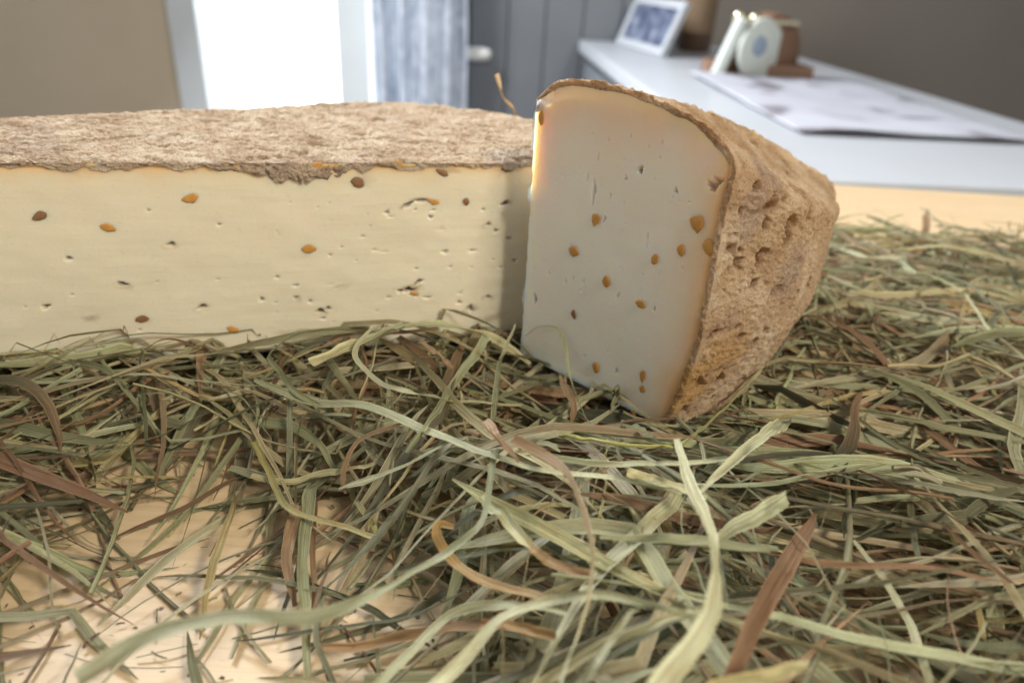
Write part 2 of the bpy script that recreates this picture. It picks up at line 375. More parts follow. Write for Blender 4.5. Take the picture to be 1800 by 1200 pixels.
# ------------------------------------------------------------------ cheeses
ZB = 0.016
def seed_mesh(name, mat, v_):
    bm = bmesh.new(); bmesh.ops.create_uvsphere(bm, u_segments=16, v_segments=10, radius=1)
    P = np.array([v.co for v in bm.verts]); nz_ = fbm(P * 1.3 + v_ * 9.1, 3, v_ + 3); tp = (.35, -.3, .15, .5, -.1)[v_ % 5]
    for v, w in zip(bm.verts, nz_):
        x, y, z = v.co
        x *= 1 + tp * y; y *= 1 - .12 * (v_ % 3) * x * x; cut = -.25 + .2 * (v_ % 2)
        if x + .5 * y > 1.05 + cut: x -= (x + .5 * y - 1.05 - cut) * .8             # sliced side
        z *= 1 - .45 * math.exp(-((x - .3 * y) / .2) ** 2) * (z > 0) * (v_ % 2)
        v.co = Vector((x, y, z)) * (1 + .30 * w)
    for f in bm.faces: f.smooth = True
    me = bpy.data.meshes.new(name); bm.to_mesh(me); bm.free(); me.materials.append(mat); return me
SEED_A = [seed_mesh('seed_amber', M_SEED, i) for i in range(5)]; SEED_D = [seed_mesh('seed_brown', M_SEED_D, i) for i in range(5)]; _ns = [0]
def put_seed(par, p, ex, ez, nrm, a, b, rot, me, proud=.25):
    ex, ez, nrm = (np.asarray(v, float) for v in (ex, ez, nrm))
    X = math.cos(rot) * ex + math.sin(rot) * ez; Z = -math.sin(rot) * ex + math.cos(rot) * ez
    _ns[0] += 1; me = me[_ns[0] * 3 % 5]; th = .22 * min(a, b); a *= random.uniform(.85, 1.12); b *= random.uniform(.85, 1.12); o = bpy.data.objects.new('seed', me); COL.objects.link(o)
    q = p - nrm * th * random.uniform(.25, .5)
    o.matrix_world = Matrix([[X[i] * a, Z[i] * b, nrm[i] * th, q[i]] for i in range(3)] + [[0, 0, 0, 1]])
    o.parent = par; o.matrix_parent_inverse = Matrix.Translation(par.location).inverted()

def dent(D, S, Z, s, z, ra, rb, depth, rot=0.0):
    """a hole with a soft rim in the depth map D over face coordinates S, Z"""
    c, n = math.cos(rot), math.sin(rot); x = ((S - s) * c + (Z - z) * n) / ra; y = (-(S - s) * n + (Z - z) * c) / rb
    wob = 1 + .22 * np.sin(3 * np.arctan2(y, x) + s * 9000) + .12 * np.sin(7 * np.arctan2(y, x) + z * 7000)
    q = np.sqrt(x * x + y * y) / wob
    D += depth * np.clip(1 - q * q, 0, 1) ** 1.4 * (q < 1)

# ---- lower cheese with a long cut face
ZT = .0893
A = np.array([-.228, .2098]); B = np.array([.048, .2775]); fd = (B - A) / np.linalg.norm(B - A); fn = np.array([fd[1], -fd[0]]); FL = np.linalg.norm(B - A)
half = empty('cut_cheese', ((A[0] + B[0]) / 2, .29, ZB), 'low cream cheese with long seeded cut face and crusty flat top, on hay', 'cheese')
rim_pts = [A, (-.236, .250), (-.216, .292), (-.172, .323), (-.128, .347), (-.103, .368), (-.068, .384), (-.030, .378), (.0017, .361), (.036, .325), B + fd * .004]
NU = 560
us = np.linspace(0, 1, NU)
rim = crom(rim_pts, NU); front = A + us[:, None] * (B - A)
def face_left(px, py):
    d = ray(px, py); t = ((A - CAM[:2]) @ fn) / (d[:2] @ fn); p = CAM + d * t; return (p[:2] - A) @ fd, p[2]
def build_half():
    # rind: lip over the cut edge, top, rounded shoulder, side
    nl, nt, ns = 18, 210, 46; pos = []
    s_mm = us * FL
    thick = .0017 + .0026 * fbm(np.stack([s_mm * 210, s_mm * 0, s_mm * 0], 1), 5, 3, .6)
    thick = np.clip(thick, .0004, None)
    lump = np.exp(-((s_mm - face_left(520, 300)[0]) / .010) ** 2) * .0030 + np.exp(-((s_mm - face_left(585, 300)[0]) / .007) ** 2) * .0026 + np.exp(-((s_mm - face_left(470, 300)[0]) / .012) ** 2) * .0022
    lump = lump * (1 + .55 * fbm(np.c_[s_mm * 380, s_mm * 0, s_mm * 0], 4, 13))
    for j in range(nl):
        t = j / (nl - 1); out = .0003 + .0007 * lump / .0045 * math.sin(math.pi * min(1, t + .15)) + (.0005 + .0011 * np.clip(lump / .0036, 0, 1)) * fbm(np.c_[s_mm * 520, s_mm * 0 + t * 3.5, s_mm * 0], 4, 77, .7)
        xy = front + fn * np.asarray(out)[..., None] if np.ndim(out) else front + fn * out
        pos.append(np.c_[xy, ZT - (thick + lump) * (1 - t)])
    L = np.linalg.norm(rim - front, axis=1)
    for j in range(1, nt + 1):
        t = j / nt; xy = front * (1 - t) + rim * t; dist = (1 - t) * L
        rr = np.minimum(.014, L * .5 + 1e-4); q = np.clip(1 - dist / rr, 0, 1)
        pos.append(np.c_[xy, ZT - rr * (1 - np.sqrt(np.clip(1 - q * q, 0, 1))) * (L > .004)])
    ztop = pos[-1][:, 2]
    cen = np.array([-.06, .30]); outw = rim - cen; outw /= np.linalg.norm(outw, axis=1)[:, None]
    for j in range(1, ns + 1):
        t = j / ns; z = ztop + (ZB - ztop) * t; pos.append(np.c_[rim + outw * (.004 * math.sin(math.pi * t)), z])
    P = np.stack(pos, 1); n = grid_normals(P); n[:, :nl] = np.r_[fn, 0]
    q = P.reshape(-1, 3)
    low = fbm(q * (60, 60, 60), 4, 11); flake = fbm(q * (210, 300, 260), 5, 21, .58, True); grit = fbm(q * 1100, 3, 31, .6)
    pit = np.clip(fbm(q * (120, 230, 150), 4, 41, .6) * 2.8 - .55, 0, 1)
    d = (.0010 * low + .0010 * flake + .0008 * grit - .0026 * pit).reshape(P.shape[:2])
    # broken notch at the edge
    sx = (P[..., :2] - A) @ fd; dy = -((P[..., :2] - A) @ fn); s0 = face_left(566, 290)[0]
    notch = np.exp(-((sx - s0 - .004 + dy * .9) / .0045) ** 2) * np.exp(-(dy / .012) ** 2); d -= .0016 * notch
    d[:, :nl] *= np.linspace(.3, .8, nl)[None, :]
    P2 = P + n * d[..., None]; P2[:, :nl, :] += 0
    pitc = np.clip(pit.reshape(P.shape[:2]) * .95 + notch * .9, 0, 1)  # notch tinted dark as well, its cavity shade painted in
    o = mesh('rind', P2.reshape(-1, 3), grid_faces(NU, P.shape[1], flip=True), M_RIND_L, attrs={'pit': ('FLOAT', pitc.ravel())}); child(o, half)
    # paste: front face with its holes, closed round the back just under the rind
    nz = 190; zz = np.linspace(ZB - .001, ZT - .0005, nz); S, Z = np.meshgrid(us * FL, zz, indexing='ij'); D = np.zeros_like(S)
    for px, py, a, b, dep, rot in HOLES_L:
        s, z = face_left(px, py); dent(D, S, Z, s, z, a * 2.3e-4, b * 2.3e-4, 1.25e-3 * dep ** 1.8, rot)
    for k in range(22):       # small eyes everywhere
        s, z = rng.uniform(0, FL), rng.uniform(ZB + .003, ZB + .055) ; dent(D, S, Z, s, z, rng.uniform(.0003, .0009), rng.uniform(.00025, .0006), rng.uniform(.0003, .001), rng.uniform(-.4, .4))
    lin = np.clip(D / .0016 - .05, 0, 1) * .85  # brown hole lining, darkened with depth to put recess shade into the colour
    nzs = fbm(np.stack([S * 500, Z * 700, S * 0], -1).reshape(-1, 3), 4, 29, .6).reshape(S.shape)
    for px, py, a_, b_, st_, ro in STAINS_L:
        s, z = face_left(px, py); c_, n_ = math.cos(ro), math.sin(ro); x_ = ((S - s) * c_ + (Z - z) * n_) / (a_ * 2.3e-4); y_ = (-(S - s) * n_ + (Z - z) * c_) / (b_ * 2.3e-4)
        lin = np.maximum(lin, st_ * np.clip(1.35 * np.exp(-(x_ * x_ + y_ * y_)) + .55 * nzs - .25, 0, 1))
    base = np.stack([A[0] + S * fd[0], A[1] + S * fd[1], Z], -1)
    D += .0005 * fbm(base.reshape(-1, 3) * (40, 40, 70), 3, 5).reshape(S.shape) + .0003
    ed = np.clip(np.minimum(us, 1 - us) * FL / .004, 0, 1)[:, None]
    base[..., :2] -= (D * ed)[..., None] * fn
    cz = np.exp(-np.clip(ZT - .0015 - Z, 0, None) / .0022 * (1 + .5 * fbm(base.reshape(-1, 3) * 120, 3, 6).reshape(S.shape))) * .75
    rim_in = rim - outw * .0015; rows = [base[:, j] for j in range(nz)]
    for t in np.linspace(0, 1, 10)[1:]: rows.append(np.c_[front * (1 - t) + rim_in * t, np.full(NU, ZT - .0045) - .012 * max(0, t - .75) * 4 * .25])
    for t in np.linspace(0, 1, 8)[1:]: rows.append(np.c_[rim_in, rows[nz + 8][:, 2] * (1 - t) + (ZB - .001) * t])
    for t in np.linspace(0, 1, 8)[1:-1]: rows.append(np.c_[rim_in * (1 - t) + front * t, np.full(NU, ZB - .001)])
    Q = np.stack(rows, 1)
    child(mesh('paste', Q.reshape(-1, 3), grid_faces(NU, Q.shape[1], closed_v=True), M_PASTE_L, attrs={'crust_glow': ('FLOAT', np.c_[cz, np.zeros((NU, Q.shape[1] - nz))].ravel()), 'pit': ('FLOAT', np.c_[lin, np.zeros((NU, Q.shape[1] - nz))].ravel())}), half)
HOLES_L = [(718, 510, 11, 5, 1.6, .1), (734, 497, 13, 3.5, 1.3, .6), (728, 518, 9, 4, 1.1, -.25), (704, 512, 6, 4, 1.2, 0), (563, 547, 8, 4.5, 1.6, 0), (576, 543, 6, 4, 1.2, .4), (568, 560, 5, 2.5, 1, 0),
           (520, 524, 5, 4, 1, .3), (545, 530, 4, 4, .9, 0), (487, 488, 5, 3, .9, 0), (520, 502, 6, 2.5, .9, 0), (595, 505, 10, 3, .5, .3), (580, 500, 12, 3, .4, .2), (680, 374, 5, 4, 1, 0), (686, 381, 7, 2, .7, 0),
           (757, 382, 5, 3.5, 1, -.4), (762, 370, 6, 2, .8, .1), (730, 369, 3, 2, .8, 0), (637, 416, 5, 2.5, .7, 0), (600, 435, 3, 2, .8, 0), (580, 449, 4, 2.5, .8, 0), (658, 440, 6, 3, .6, 0), (675, 443, 9, 2.5, .5, 0),
           (782, 443, 7, 4, .9, 0), (830, 441, 10, 3, .8, 0), (732, 473, 5, 2.5, .8, 0), (791, 469, 4, 3, .7, 0), (828, 470, 4, 3, .5, 0), (858, 395, 6, 4, 1, .3), (872, 406, 6, 3.5, 1, .2), (888, 358, 9, 4, 1.4, .35),
           (849, 369, 4, 3, .8, 0), (807, 532, 6, 4, .9, 0), (858, 523, 6, 4, 1, 0), (683, 523, 6, 3, .7, 0), (751, 523, 10, 3, .8, 0), (662, 547, 4, 2, .7, .4), (826, 543, 8, 8, 1.2, .4), (809, 515, 6, 4, .6, .3),
           (718, 360, 12, 4, 1.2, .55), (740, 353, 12, 3, 1.0, .1), (775, 403, 10, 5, .4, 0), (460, 527, 5, 5, 1, 0), (484, 532, 3, 2, .8, 0), (510, 356, 2, 2, .7, 0), (558, 365, 2, 2, .7, 0), (578, 357, 2, 2, .7, 0),
           (895, 420, 6, 4, .9, 0), (905, 458, 5, 4, .9, 0), (880, 470, 5, 3, .7, 0), (866, 457, 4, 3, .6, 0), (300, 430, 8, 4, 1.2, .2), (215, 500, 10, 4, 1.3, -.2), (120, 455, 6, 4, 1.1, 0), (355, 540, 9, 4, 1.3, .3), (385, 395, 4, 3, .9, 0), (80, 540, 8, 4, 1.2, .4), (260, 370, 4, 3, .8, 0)]
STAINS_L = [(893, 297, 18, 8, .7, .1), (697, 292, 14, 7, .45, 0), (745, 352, 22, 4, .8, -.05), (716, 360, 14, 4, .75, .5), (826, 545, 18, 9, .6, .3), (722, 508, 22, 7, .75, .2), (566, 549, 15, 6, .7, .1), (858, 524, 12, 6, .5, 0), (890, 358, 12, 5, .6, .3), (855, 398, 10, 5, .4, .3), (600, 505, 20, 6, .25, .2), (522, 525, 9, 7, .45, .2), (790, 300, 22, 6, .4, 0), (640, 318, 15, 10, .25, 0), (860, 560, 30, 8, .45, .25), (300, 432, 12, 6, .5, .2), (215, 502, 14, 6, .55, -.2), (120, 300, 16, 7, .4, 0), (355, 541, 12, 6, .5, .3), (160, 560, 14, 6, .45, .2)]
build_half()
f3 = np.r_[fd, 0]; n3 = np.r_[fn, 0]; z3 = np.array([0, 0, 1.0])
for px, py, a, b, rot, dk in [(556, 292, 11, 6, .2, 0), (543, 437, 14, 8, .05, 0), (630, 320, 13, 9.5, -.35, 1), (778, 304, 12, 7, -.4, 1), (820, 355, 6, 6, 0, 1), (762, 355, 11, 5, -.3, 0), (697, 290, 13, 8, -.1, 0), (893, 295, 13, 7, .1, 1), (495, 624, 13, 6, 0, 0),
                              (728, 516, 7, 5, -.2, 0), (335, 350, 12, 8, .3, 0), (190, 400, 13, 8, -.3, 0), (250, 560, 11, 7, .2, 1), (70, 380, 12, 7, .5, 1), (410, 580, 10, 6, -.4, 0)]:
    s, z = face_left(px, py); put_seed(half, np.r_[A + fd * s, z], f3, z3, n3, a * 2.2e-4, b * 2.2e-4, rot, SEED_D if dk else SEED_A)

# ---- tall wedge
T0 = np.array([.0083, .2503]); P0 = np.array([.0549, .2071]); wd = (P0 - T0) / np.linalg.norm(P0 - T0); wn = np.array([wd[1], -wd[0]])
T = T0 - wd * .0065; R0 = .0694 + .0065
wedge = empty('cheese_wedge', (.05, .25, ZB), 'tall pale cheese wedge with amber seeds and tan pitted rind, standing on hay', 'cheese')
def face_w(px, py):
    d = ray(px, py); t = ((T - CAM[:2]) @ wn) / (d[:2] @ wn); p = CAM + d * t; return (p[:2] - T) @ wd, p[2]
top_prof = [(0, .1142), (.003, .1178), (.010, .1215), (.019, .1232), (.034, .1232), (.052, .1212), (.064, .1178), (.0715, .1138), (.0757, .1098)]
side_prof = [(.0757, .1098), (.0762, .105), (.0757, .096), (.0757, .080), (.0759, .064), (.0757, .048), (.0732, .033), (.0702, .019), (.0695, .0145)]
top_prof = [(r_, z_ - .0016 * (r_ > .002)) for r_, z_ in top_prof]; side_prof[0] = top_prof[-1]
NW = 230
arc = crom([T + wd * R0, (.0905, .2275), (.1105, .2560), (.134, .300), (.150, .348)], NW) - T      # plan of the outer rind from the front corner back
def warp(P):
    """the rind falls away behind the cut: lower the block with distance from the front face"""
    P = np.array(P, float); r = P[..., :2] - T; s_ = r @ wd; b_ = np.clip(-(r @ wn), 0, None)
    w_ = .62 * np.exp(-(np.linalg.norm(r, axis=-1) / .016) ** 2); P[..., :2] += (wn * (b_ * w_)[..., None])
    k = .22 + .36 * sstep(.015, .060, s_); P[..., 2] = ZB + (P[..., 2] - ZB) * (1 - .62 * (1 - np.exp(-k * b_ / .107 / .62))); return P
def sstep(a, b, x):
    t = np.clip((x - a) / (b - a), 0, 1); return t * t * (3 - 2 * t)
def build_wedge():
    n1, n2 = 110, 170
    tp, sp = crom(top_prof, n1), crom(side_prof, n2)[1:]
    prof = np.vstack([tp, sp]); pr, pz = prof[:, 0] / R0, prof[:, 1]
    # rind shell
    tn = np.gradient(prof, axis=0); nn = np.stack([-tn[:, 1], tn[:, 0]], 1); nn /= np.linalg.norm(nn, axis=1)[:, None]
    nn = -nn if nn[n1 // 2, 1] < 0 else nn
    thk = .0014
    outp = prof + nn * thk * np.clip(np.arange(len(prof)) / 12., 0.15, 1)[:, None]; inp = prof - nn * (.0003 + .0011 * np.clip(.3 + fbm(np.c_[np.arange(len(prof)) * .13, np.zeros((len(prof), 2))], 4, 19, .65), 0, 1.2))[:, None]
    wallx = np.c_[wn * 1.0, 0][0] if False else wn
    P = T[None, None, :] + arc[:, None, :] * (outp[:, 0] / R0)[None, :, None]
    P = np.dstack([P, np.broadcast_to(outp[:, 1], P.shape[:2])])
    P = warp(P); n = grid_normals(P); n = -n if n[NW // 2, n1 // 2, 2] < 0 else n
    q = P.reshape(-1, 3)
    low = fbm(q * 70, 4, 61); med = fbm(q * 230, 5, 71, .6, True); grit = fbm(q * 900, 4, 81, .65)
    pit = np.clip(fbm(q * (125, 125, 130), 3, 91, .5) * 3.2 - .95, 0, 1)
    crack = np.zeros(len(q))
    d = (.0009 * low + .0008 * med + .0010 * grit - .0036 * pit).reshape(P.shape[:2])
    # pits read from the rind beside the cut
    Pp = P; extra = np.zeros(P.shape[:2])
    vv = CAM
    rel = P - CAM; wz = rel @ FWD; PX = 900 + F_PX * (rel @ RGT) / wz; PY = 600 - F_PX * (rel @ UPV) / wz
    for hx, hy, rx, ry, dep in RIND_PITS:          # find the surface point once, then dig a round pit in 3-D
        k = np.argmin((PX - hx) ** 2 + (PY - hy) ** 2 + (n @ -FWD < .1) * 1e6); c = P.reshape(-1, 3)[k]
        dist = np.linalg.norm((P - c) * (1, 1, 1.0 * rx / ry), axis=-1) / (rx * 2.4e-4)
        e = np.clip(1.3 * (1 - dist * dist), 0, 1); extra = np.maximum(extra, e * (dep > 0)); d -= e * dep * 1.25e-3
    st = np.zeros(P.shape[:2]); mo = np.zeros(P.shape[:2])
    for hx, hy, rr_, which in [(1262, 632, .011, 0), (1205, 690, .010, 0), (1225, 655, .009, 0), (1315, 385, .008, 1), (1318, 285, .011, 1), (1345, 300, .010, 1), (1330, 350, .007, 1), (1390, 480, .012, 1)]:
        k = np.argmin((PX - hx) ** 2 + (PY - hy) ** 2 + (n @ -FWD < .1) * 1e6); c = P.reshape(-1, 3)[k]
        g_ = np.exp(-(np.linalg.norm(P - c, axis=-1) / rr_) ** 2); tgt = mo if which else st; np.maximum(tgt, g_, out=tgt)
    wob = fbm(q * 330, 4, 55, .6).reshape(P.shape[:2]); st = np.clip((st + .45 * wob - .25) * 2, 0, 1) * .8; mo = np.clip((mo + .5 * wob - .3) * 2, 0, 1) * .7
    st, mo = (np.concatenate([v[:1]] * 9 + [v], 0) for v in (st, mo))
    d[:, :10] *= np.linspace(.2, 1, 10)[None, :]
    d[:6] = np.maximum(d[:6], -.0004) * np.linspace(.4, 1, 6)[:, None]
    P2 = P + n * d[..., None]
    # lip along the front cut: fold back in to the paste
    lipn = .0006 * fbm(P[0] * 500, 3, 5)[:, None]
    P2[0, 12:, 2] += .0011 * fbm(P[0, 12:] * 420, 4, 6); P2[1, 12:, 2] += .0005 * fbm(P[0, 12:] * 420, 4, 6)
    lip = np.c_[(T + arc[0][None, :] * (inp[:, 0] / R0)[:, None]) , inp[:, 1]]
    lip0 = lip + np.r_[wn, 0] * .0003; P2[0, :, :2] += wn * (.0001 + .5 * np.abs(lipn)); NL = 9
    rows = [lip0]
    for j in range(1, NL):
        t = j / NL; m_ = lip0 * (1 - t) + P2[0] * t; m_ = m_ + np.r_[wn, 0] * (.0009 * fbm(m_ * 700, 4, 23, .7) * math.sin(math.pi * t))[:, None]; rows.append(m_)
    G = np.concatenate([np.stack(rows), P2], 0)
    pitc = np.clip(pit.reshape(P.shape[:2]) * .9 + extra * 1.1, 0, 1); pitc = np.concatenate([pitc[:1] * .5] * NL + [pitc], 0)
    child(mesh('rind', G.reshape(-1, 3), grid_faces(NW + NL, len(prof), flip=True), M_RIND_W, attrs={'pit': ('FLOAT', pitc.ravel()), 'amber': ('FLOAT', st.ravel()), 'mould': ('FLOAT', mo.ravel())}), wedge)
    # paste
    na, nb = 260, 360; top = crom(top_prof, na); rt = crom(side_prof[::-1], nb); a = np.linspace(0, 1, na)[:, None, None]; b = np.linspace(0, 1, nb)[None, :, None]
    bot = np.c_[np.linspace(0, rt[0, 0], na), np.full(na, rt[0, 1])]; lf = np.c_[np.zeros(nb), np.linspace(bot[0, 1], top[0, 1], nb)]
    lf[:, 0] += .0014 * fbm(np.c_[lf[:, 1] * 150, lf[:, 1] * 0, lf[:, 1] * 0], 5, 8, .65) * np.sin(np.linspace(0, math.pi, nb)) ** .4
    C_ = (1 - b) * bot[:, None] + b * top[:, None] + (1 - a) * lf[None] + a * rt[None] - ((1 - a) * (1 - b) * bot[0] + a * (1 - b) * bot[-1] + (1 - a) * b * top[0] + a * b * top[-1])
    S, Z = C_[..., 0], C_[..., 1]; D = np.zeros_like(S)
    for px, py, ra, rb, dep, rot in HOLES_W:
        s, z = face_w(px, py); dent(D, S, Z, s, z, ra * 2.4e-4, rb * 2.4e-4, dep * 1.7e-3, rot)
    for k in range(45):
        dent(D, S, Z, rng.uniform(.005, .07), rng.uniform(.03, .11), rng.uniform(.00015, .0004), rng.uniform(.0003, .0009), rng.uniform(.0002, .0006), rng.uniform(-.2, .2))
    lin = np.clip(D / .0022 - .2, 0, 1) * .7  # deeper holes browner: lining colour with the shade painted in
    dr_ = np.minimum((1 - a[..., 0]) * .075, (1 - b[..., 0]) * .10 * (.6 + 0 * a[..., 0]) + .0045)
    cz = np.exp(-dr_ / (.0066 * (1 + .5 * fbm(np.stack([S * 90, Z * 90, S * 0], -1).reshape(-1, 3), 3, 17).reshape(S.shape)))) * .95  # amber edge band, light leaking through the rind put into the colour
    D += .0005 * fbm(np.stack([S * 45, Z * 28, S * 0], -1).reshape(-1, 3), 3, 15).reshape(S.shape) + .0004
    edge = np.minimum(np.minimum(a[..., 0], 1 - a[..., 0]) * 25, np.minimum(b[..., 0], 1 - b[..., 0]) * 25).clip(0, 1); D *= edge
    front_ = np.stack([T[0] + wd[0] * S - wn[0] * D, T[1] + wd[1] * S - wn[1] * D, Z], -1)
    bd = arc[-1] / np.linalg.norm(arc[-1]); kb_ = np.linalg.norm(arc[-1]) / R0
    back_ = np.stack([T[0] + bd[0] * S * kb_, T[1] + bd[1] * S * kb_, Z], -1)
    V = [front_.reshape(-1, 3), back_.reshape(-1, 3)]; F_ = [grid_faces(na, nb), grid_faces(na, nb, na * nb, True)]; off = 2 * na * nb
    # swept outside (top, side, bottom) between the two cut faces; weld the seams afterwards
    loop = np.vstack([top, rt[::-1][1:], bot[::-1][1:-1]]); ks = np.linspace(0, NW - 1, 24).astype(int)
    dirs = arc[ks] / R0; sw = np.dstack([T[0] + dirs[:, :1] * loop[None, :, 0], T[1] + dirs[:, 1:] * loop[None, :, 0], np.broadcast_to(loop[:, 1], (24, len(loop)))])
    lin_ = loop.copy(); lin_[:, 0] = np.clip(lin_[:, 0] * .94, 0, None); lin_[:, 1] = np.where(lin_[:, 1] > .06, lin_[:, 1] - .0045, lin_[:, 1])
    for j in range(1, 24): sw[j] = np.c_[T[0] + dirs[j, 0] * lin_[:, 0], T[1] + dirs[j, 1] * lin_[:, 0], lin_[:, 1]]
    sw[0, :] = np.c_[T[0] + wd[0] * loop[:, 0], T[1] + wd[1] * loop[:, 0], loop[:, 1]]
    sw[-1] = np.c_[T[0] + bd[0] * kb_ * loop[:, 0], T[1] + bd[1] * kb_ * loop[:, 0], loop[:, 1]]
    V = [warp(v) for v in V]; sw = warp(sw)
    V.append(sw.reshape(-1, 3)); F_.append(grid_faces(24, len(loop), off, True))
    o = mesh('paste', np.vstack(V), np.vstack(F_), M_PASTE_W, attrs={'crust_glow': ('FLOAT', np.r_[cz.ravel(), np.zeros(na * nb + 24 * len(loop))]), 'pit': ('FLOAT', np.r_[lin.ravel(), np.zeros(na * nb + 24 * len(loop))])})
    bm = bmesh.new(); bm.from_mesh(o.data); bmesh.ops.remove_doubles(bm, verts=bm.verts, dist=2e-5); bmesh.ops.recalc_face_normals(bm, faces=bm.faces); bm.to_mesh(o.data); bm.free()
    o.data.polygons.foreach_set('use_smooth', [True] * len(o.data.polygons)); child(o, wedge)
HOLES_W = [(1124, 297, 4.5, 6, 1.6, 0), (1098, 312, 3, 4, .7, 0), (1043, 332, 4, 14, .6, 0), (1041, 350, 2, 14, .6, 0), (1187, 334, 3.5, 5, .9, .3), (1050, 276, 2, 8, .4, 0), (1032, 312, 1.6, 10, .5, 0), (1060, 386, 2, 7, .8, -.3),
           (1137, 416, 1.5, 9, .6, .1), (1135, 432, 1.3, 5, .5, 0), (1071, 345, 2, 6, .5, -.2), (1107, 238, 2, 3, .4, 0), (1140, 257, 1.5, 2, .5, 0), (1159, 276, 1.5, 2, .6, 0), (940, 525, 4, 11, 1.6, .15), (1084, 521, 3, 7, .5, 0), (1149, 544, 2, 5, .8, 0),
           (1082, 653, 3.5, 6, .7, 0), (993, 495, 3, 6, .4, 0), (1006, 490, 2, 6, .4, 0), (1025, 495, 2, 6, .4, 0), (964, 480, 2, 6, .5, 0), (1026, 627, 2, 4, .6, 0), (1253, 325, 9, 8, 1.3, 0), (1263, 316, 8, 5, 1.2, 0), (1068, 245, 2, 4, .4, 0)]
RIND_PITS = [(1335, 455, 9, 16, 2.8), (1325, 500, 9, 9, 2.2), (1300, 440, 6, 5, 1.5), (1262, 583, 10, 6, 2.0), (1250, 592, 7, 6, 1.8), (1296, 574, 9, 5, 1.5), (1303, 592, 5, 8, 1.6), (1325, 605, 12, 12, 2.4), (1258, 650, 9, 7, 2.2), (1258, 672, 10, 8, 2.4),
             (1248, 700, 10, 7, 2.2), (1200, 720, 9, 10, 1.8), (1192, 700, 6, 6, 1.2), (1330, 330, 8, 9, 1.8), (1345, 395, 9, 14, 2.2), (1300, 370, 5, 6, 1.2), (1325, 252, 16, 5, 2.0), (1380, 420, 11, 15, 2.6), (1400, 520, 12, 10, 2.4), (1420, 380, 10, 12, 2.2), (1380, 300, 12, 8, 2.2), (1430, 460, 8, 9, 2.0)]
build_wedge()
w3 = np.r_[wd, 0]; wn3 = np.r_[wn, 0]
for px, py, a, b, rot, dk in [(1046, 387, 6, 9, -.3, 0), (1008, 441, 8, 8, 0, 0), (1151, 455, 5.5, 8, -.3, 0), (1197, 440, 6, 8, 0, 0), (1246, 436, 8, 9, .3, 0), (1225, 394, 8, 11, .1, 0), (1065, 494, 6, 8, .2, 0), (1126, 534, 7, 5, 0, 0), (1008, 553, 4, 8, .25, 1),
                              (1047, 647, 6, 7, 0, 0), (1129, 662, 4.5, 10, 0, 0), (1129, 683, 5, 6, 0, 0), (1081, 697, 5, 7, .2, 1), (951, 208, 5, 11, 0, 0), (1113, 727, 4, 6, 0, 0)]:
    s, z = face_w(px, py); put_seed(wedge, np.r_[T + wd * s, z], w3, z3, wn3, a * 2.7e-4, b * 2.7e-4, rot, SEED_D if dk else SEED_A)

# ------------------------------------------------------------------ hay
poly_l = np.vstack([front, rim[::-1]]); poly_w = np.vstack([[T], T + arc])
def inside(poly, p):
    x, y = p[:, 0], p[:, 1]; r = np.zeros(len(p), bool)
    if x.max() < poly[:, 0].min() or x.min() > poly[:, 0].max() or y.max() < poly[:, 1].min() or y.min() > poly[:, 1].max(): return r
    k = poly[::max(1, len(poly) // 60)]; j = len(k) - 1
    for i in range(len(k)):
        xi, yi, xj, yj = *k[i], *k[j]; c = ((yi > y) != (yj > y)) & (x < (xj - xi) * (y - yi) / (yj - yi + 1e-12) + xi); r ^= c; j = i
    return r
def pile_exact(p):
    """height of the hay over the table at plan points p"""
    x, y = p[:, 0], p[:, 1]
    xb = np.interp(y, [.05, .10, .130, .158, .179, .190, .22], [.004, -.004, -.018, -.038, -.064, -.11, -.30])
    m = sstep(-.010, .035, x - xb)
    m = np.maximum(m, .75 * sstep(.0, .05, -.105 - x))
    h = .034 - .021 * sstep(.150, .205, y + .25 * np.clip(x, -.1, .05) * 0) + .006 * vnoise(np.c_[x * 22, y * 22, x * 0], 3) + .004 * vnoise(np.c_[x * 60, y * 60, x * 0], 4)
    h = h + .008 * sstep(.012, -.03, x) * sstep(.15, .2, y)
    h = h * (1 - .35 * sstep(.10, .04, y))
    return np.maximum(h, .006) * m
_gx, _gy = np.linspace(-.42, .42, 337), np.linspace(.0, .56, 225)
_GX, _GY = np.meshgrid(_gx, _gy, indexing='ij'); _GH = pile_exact(np.c_[_GX.ravel(), _GY.ravel()]).reshape(_GX.shape)
def pile(p):
    fx = np.clip((p[:, 0] + .42) / .84 * 336, 0, 335.999); fy = np.clip(p[:, 1] / .56 * 224, 0, 223.999)
    i, j = fx.astype(int), fy.astype(int); u, v = fx - i, fy - j
    return (_GH[i, j] * (1 - u) + _GH[i + 1, j] * u) * (1 - v) + (_GH[i, j + 1] * (1 - u) + _GH[i + 1, j + 1] * u) * v
